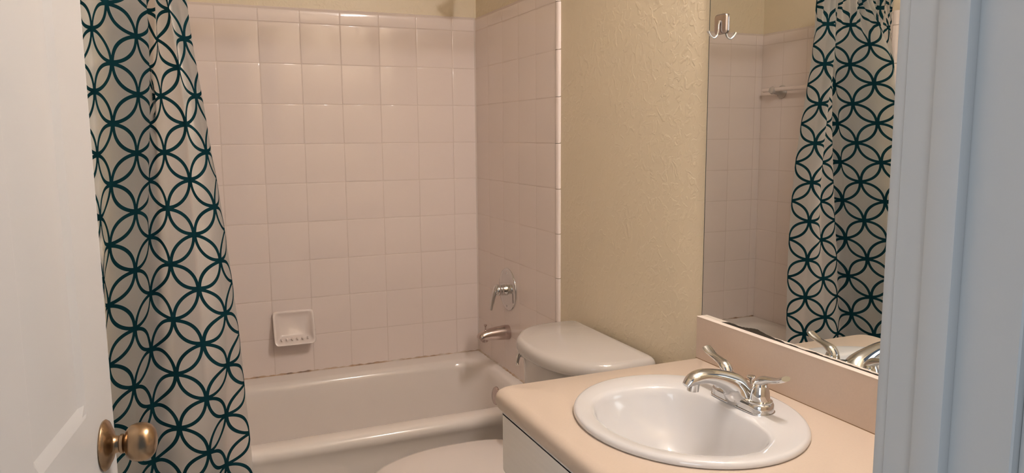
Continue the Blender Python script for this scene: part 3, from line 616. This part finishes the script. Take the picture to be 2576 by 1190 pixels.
def basin(k, z, cx=0.0, cy=0.0, mixc=0.0):
    Rm = float(RI.mean()); return [Vector((ic.x + cx + math.cos(a) * (r * (1 - mixc) + Rm * mixc) * k, ic.y + cy + math.sin(a) * (r * (1 - mixc) + Rm * mixc) * k, z)) for a, r in zip(TA, RI)]
def rim(k, z):
    out = []
    for a in TA:   # point of the outer ellipse in direction a from ic
        d = Vector((math.cos(a), math.sin(a))); px, py = ic.x - SCX, ic.y - SCY; rx, ry = SRX * k, SRY * k
        A = (d.x / rx) ** 2 + (d.y / ry) ** 2; B = 2 * (px * d.x / rx ** 2 + py * d.y / ry ** 2); Cc = (px / rx) ** 2 + (py / ry) ** 2 - 1
        t = (-B + math.sqrt(B * B - 4 * A * Cc)) / (2 * A); out.append(Vector((ic.x + d.x * t, ic.y + d.y * t, z)))
    return out
def mixr(a, b, t, z): return [Vector((p.x * (1 - t) + q.x * t, p.y * (1 - t) + q.y * t, z)) for p, q in zip(a, b)]
o0 = rim(1.0, 0); i0 = basin(1.0, 0)
rings = [rim(0.90, ZC - 0.004), rim(0.985, ZC + 0.0004), rim(1.0, ZC + 0.0022), rim(1.002, ZC + 0.0055), rim(0.996, ZC + 0.0095), rim(0.982, ZC + 0.0125), rim(0.962, ZC + 0.0135), mixr(o0, i0, 0.5, ZC + 0.0125), mixr(o0, i0, 0.82, ZC + 0.0110), basin(1.0, ZC + 0.0085), basin(0.975, ZC + 0.004), basin(0.955, ZC - 0.006),
         basin(0.925, ZC - 0.018), basin(0.87, ZC - 0.037, 0.003), basin(0.79, ZC - 0.060, 0.007, 0.0, 0.1), basin(0.69, ZC - 0.083, 0.012, 0.0, 0.25), basin(0.57, ZC - 0.104, 0.016, 0, 0.45), basin(0.43, ZC - 0.121, 0.021, 0, 0.7), basin(0.29, ZC - 0.132, 0.025, 0, 0.9), basin(0.15, ZC - 0.138, 0.028, 0, 1)]
g = G(); g.loft(rings, True, False, True); g.obj('basin', M['porcelain'], sink, angle=70)
g = G(); g.lathe([(0.024, -0.001), (0.024, 0.001), (0.019, 0.002), (0.015, -0.001), (0.013, -0.004), (0, -0.004)], (ic.x + 0.028, ic.y, ZC - 0.1375), (0, 0, 1), 32, cap0=True); g.obj('drain', M['chrome'], sink)

# ================================================================== FAUCET
ZF = ZC + 0.0125
FX, FY = -0.150, -1.890
fa = thing('faucet', 'chrome two-handle faucet on the back rim of the sink', 'faucet', (FX, FY, ZF))
def stad(hw, hl, z, n=72):      # stadium outline along Y
    out = []
    for k in range(n):
        a = 2 * math.pi * k / n; c, s_ = math.cos(a), math.sin(a); out.append(Vector((FX + hw * c, FY + (hl - hw) * (1 if s_ > 0 else -1) * (min(1, abs(s_) * 3.0)) + hw * s_, z)))
    return out
g = G(); g.loft([stad(0.0285, 0.080, ZF - 0.001), stad(0.0285, 0.080, ZF + 0.0008), stad(0.0265, 0.078, ZF + 0.001), stad(0.0262, 0.0775, ZF + 0.014), stad(0.0245, 0.076, ZF + 0.0175), stad(0.020, 0.071, ZF + 0.0195), stad(0.010, 0.060, ZF + 0.020)], True, True, True); g.obj('base_plate', M['chrome'], fa, angle=50)
g = G()
P = [(FX + 0.002, FY, ZF + 0.006), (FX - 0.010, FY, ZF + 0.023), (FX - 0.024, FY, ZF + 0.040), (FX - 0.050, FY, ZF + 0.0545), (FX - 0.078, FY, ZF + 0.0640), (FX - 0.104, FY, ZF + 0.0670), (FX - 0.124, FY, ZF + 0.0625), (FX - 0.137, FY, ZF + 0.0535)]
g.sweep(P, [(0.042, 0.030), (0.0330, 0.0285), (0.0245, 0.0240), (0.0190, 0.0180), (0.0170, 0.0150), (0.0165, 0.0138), (0.0150, 0.0115), (0.0100, 0.0055)], (0, 1, 0), 40, sub=6)
g.obj('spout', M['chrome'], fa, angle=60)
g = G(); g.lathe([(0.0, 0.002), (0.0095, 0.0), (0.0115, 0.001), (0.0120, 0.018), (0.0, 0.019)], (FX - 0.121, FY, ZF + 0.0400), (0.12, 0, 1), 28); g.obj('aerator', M['chrome'], fa)
g = G(); g.lathe([(0.003, 0.0), (0.003, 0.030), (0.0035, 0.034), (0.0080, 0.0385), (0.0088, 0.0405), (0.0080, 0.0420), (0, 0.0425)], (FX + 0.021, FY, ZF + 0.010), (0, 0, 1), 24); g.obj('lift_rod', M['chrome'], fa)
for s_ in (1, -1):
    y = FY + s_ * 0.051
    g = G(); g.lathe([(0.0235, 0.017), (0.0238, 0.021), (0.0190, 0.0225), (0.0186, 0.028), (0.0175, 0.038), (0.0150, 0.048), (0.0115, 0.056), (0.006, 0.0605), (0, 0.0615)], (FX, y, ZF), (0, 0, 1), 36); hd = g.obj('handle', M['chrome'], fa, angle=50)
    g = G(); g.sweep([(FX, y - s_ * 0.007, ZF + 0.050), (FX, y + s_ * 0.004, ZF + 0.060), (FX, y + s_ * 0.020, ZF + 0.0665), (FX, y + s_ * 0.040, ZF + 0.0715), (FX, y + s_ * 0.056, ZF + 0.0775), (FX, y + s_ * 0.066, ZF + 0.083)],
                     [(0.012, 0.008), (0.0125, 0.0100), (0.0100, 0.0072), (0.0092, 0.0055), (0.0112, 0.0055), (0.0104, 0.0052)], (1, 0, 0), 24, sub=5); g.obj('lever', M['chrome'], hd, angle=60)
    g = G(); g.lathe([(0.0022, 0), (0.0022, 0.0012), (0, 0.0013)], (FX - 0.0148, y, ZF + 0.045), (-1, 0, 0.35), 12); g.obj('set_screw', M['cab_dark'], hd)

# ================================================================== MIRROR
MZ0, MZ1 = 0.8972, 1.93
mir = thing('mirror', 'large frameless wall mirror above the backsplash, black worn lower edge', 'mirror', (-0.001, -2.09, MZ0))
g = G(); g.box(-0.0055, -0.0008, VY0, -1.5665, MZ0, MZ1); g.obj('glass', M['mirror'], mir, smooth=False)
g = G(); g.box(-0.0056, -0.0008, -1.5666, -1.5645, MZ0, MZ1); g.obj('glass_edge', M['mirror_glass_edge'], mir, smooth=False).__setitem__('label', 'dark ground edge of the glass')
des = [(-1.640, 0.8972), (-1.6473, 0.8985), (-1.665, 0.9022), (-1.6845, 0.9026), (-1.700, 0.9012), (-1.7231, 0.9026), (-1.743, 0.9058), (-1.7623, 0.9082), (-1.772, 0.9060), (-1.7911, 0.9038), (-1.806, 0.9022), (-1.819, 0.9010), (-1.836, 0.9013), (-1.8504, 0.8985), (-1.868, 0.8998), (-1.8805, 0.8995), (-1.893, 0.8982), (-1.9058, 0.8990), (-1.9338, 0.9010), (-1.9537, 0.8990), (-1.9844, 0.8990), (-2.0209, 0.8995), (-2.0625, 0.8993), (-2.1021, 0.8992), (-2.30, 0.8995), (VY0, 0.899)]
g = G(); rt = []; rb = []
for i in range(len(des) - 1):
    for k in range(5):
        t = k / 5; y = des[i][0] * (1 - t) + des[i + 1][0] * t; z = des[i][1] * (1 - t) + des[i + 1][1] * t
        rt.append(Vector((-0.0059, y, z + random.uniform(-0.0004, 0.0004)))); rb.append(Vector((-0.0059, y, MZ0 - 0.0003)))
rt2 = [p + Vector((0.0004, 0, 0)) for p in rt]
g.loft([rb, rt, rt2], closed=False); o = g.obj('worn_edge', M['dark'], mir, smooth=False); o['label'] = 'black desilvered band along the lower edge'

# hook stuck on the mirror
hk = thing('wall_hook', 'small brushed metal adhesive hook stuck on the upper left corner of the mirror', 'hook', (-0.006, -1.611, 1.585))
g = G()
def sq(x, o, r=0.008): return [Vector((x, p.x, p.y)) for p in resample(rpoly([(-1.632 + o, 1.563 + o, r), (-1.590 - o, 1.563 + o, r), (-1.590 - o, 1.607 - o, r), (-1.632 + o, 1.607 - o, r)], 6), 72)]
g.loft([sq(-0.0062, 0.001), sq(-0.0062, 0), sq(-0.0100, 0), sq(-0.0112, 0.001), sq(-0.0116, 0.003)], True, True, True); g.obj('hook_plate', M['nickel'], hk, angle=50)
g = G(); g.sweep([(-0.0125, -1.611, 1.592), (-0.0150, -1.611, 1.583), (-0.0160, -1.611, 1.570), (-0.0200, -1.611, 1.558), (-0.0290, -1.611, 1.5535), (-0.0380, -1.611, 1.559), (-0.0440, -1.611, 1.568)], [(0.0035, 0.0030), (0.0024, 0.0022), (0.0022, 0.002), (0.0022, 0.0022), (0.0024, 0.0022), (0.0026, 0.0024), (0.0034, 0.0032)], (0, 1, 0), 16); g.obj('hook_prong', M['chrome'], hk, angle=60)

# ================================================================== VANITY LIGHT above the mirror
LZ = 2.35
vl = thing('vanity_light', 'chrome bar light with four lit globe bulbs above the mirror', 'light fixture', (-0.001, -2.08, LZ))
g = G(); g.box(-0.030, -0.001, -2.31, -1.85, LZ - 0.045, LZ + 0.045, 0.004, 2); g.obj('back_plate', M['chrome'], vl)
for k in range(4):
    y = -1.92 - k * 0.105
    g = G(); g.lathe([(0.020, 0), (0.020, 0.022), (0.016, 0.026)], (-0.029, y, LZ), (-1, 0, 0), 24); so = g.obj('socket', M['chrome'], vl)
    g = G(); g.lathe([(0.013, -0.034)] + [(0.031 * math.sin(math.pi * t / 16), -0.031 * math.cos(math.pi * t / 16)) for t in range(3, 17)], (-0.090, y, LZ), (-1, 0, 0), 28); g.obj('bulb', M['bulb'], vl, angle=180)
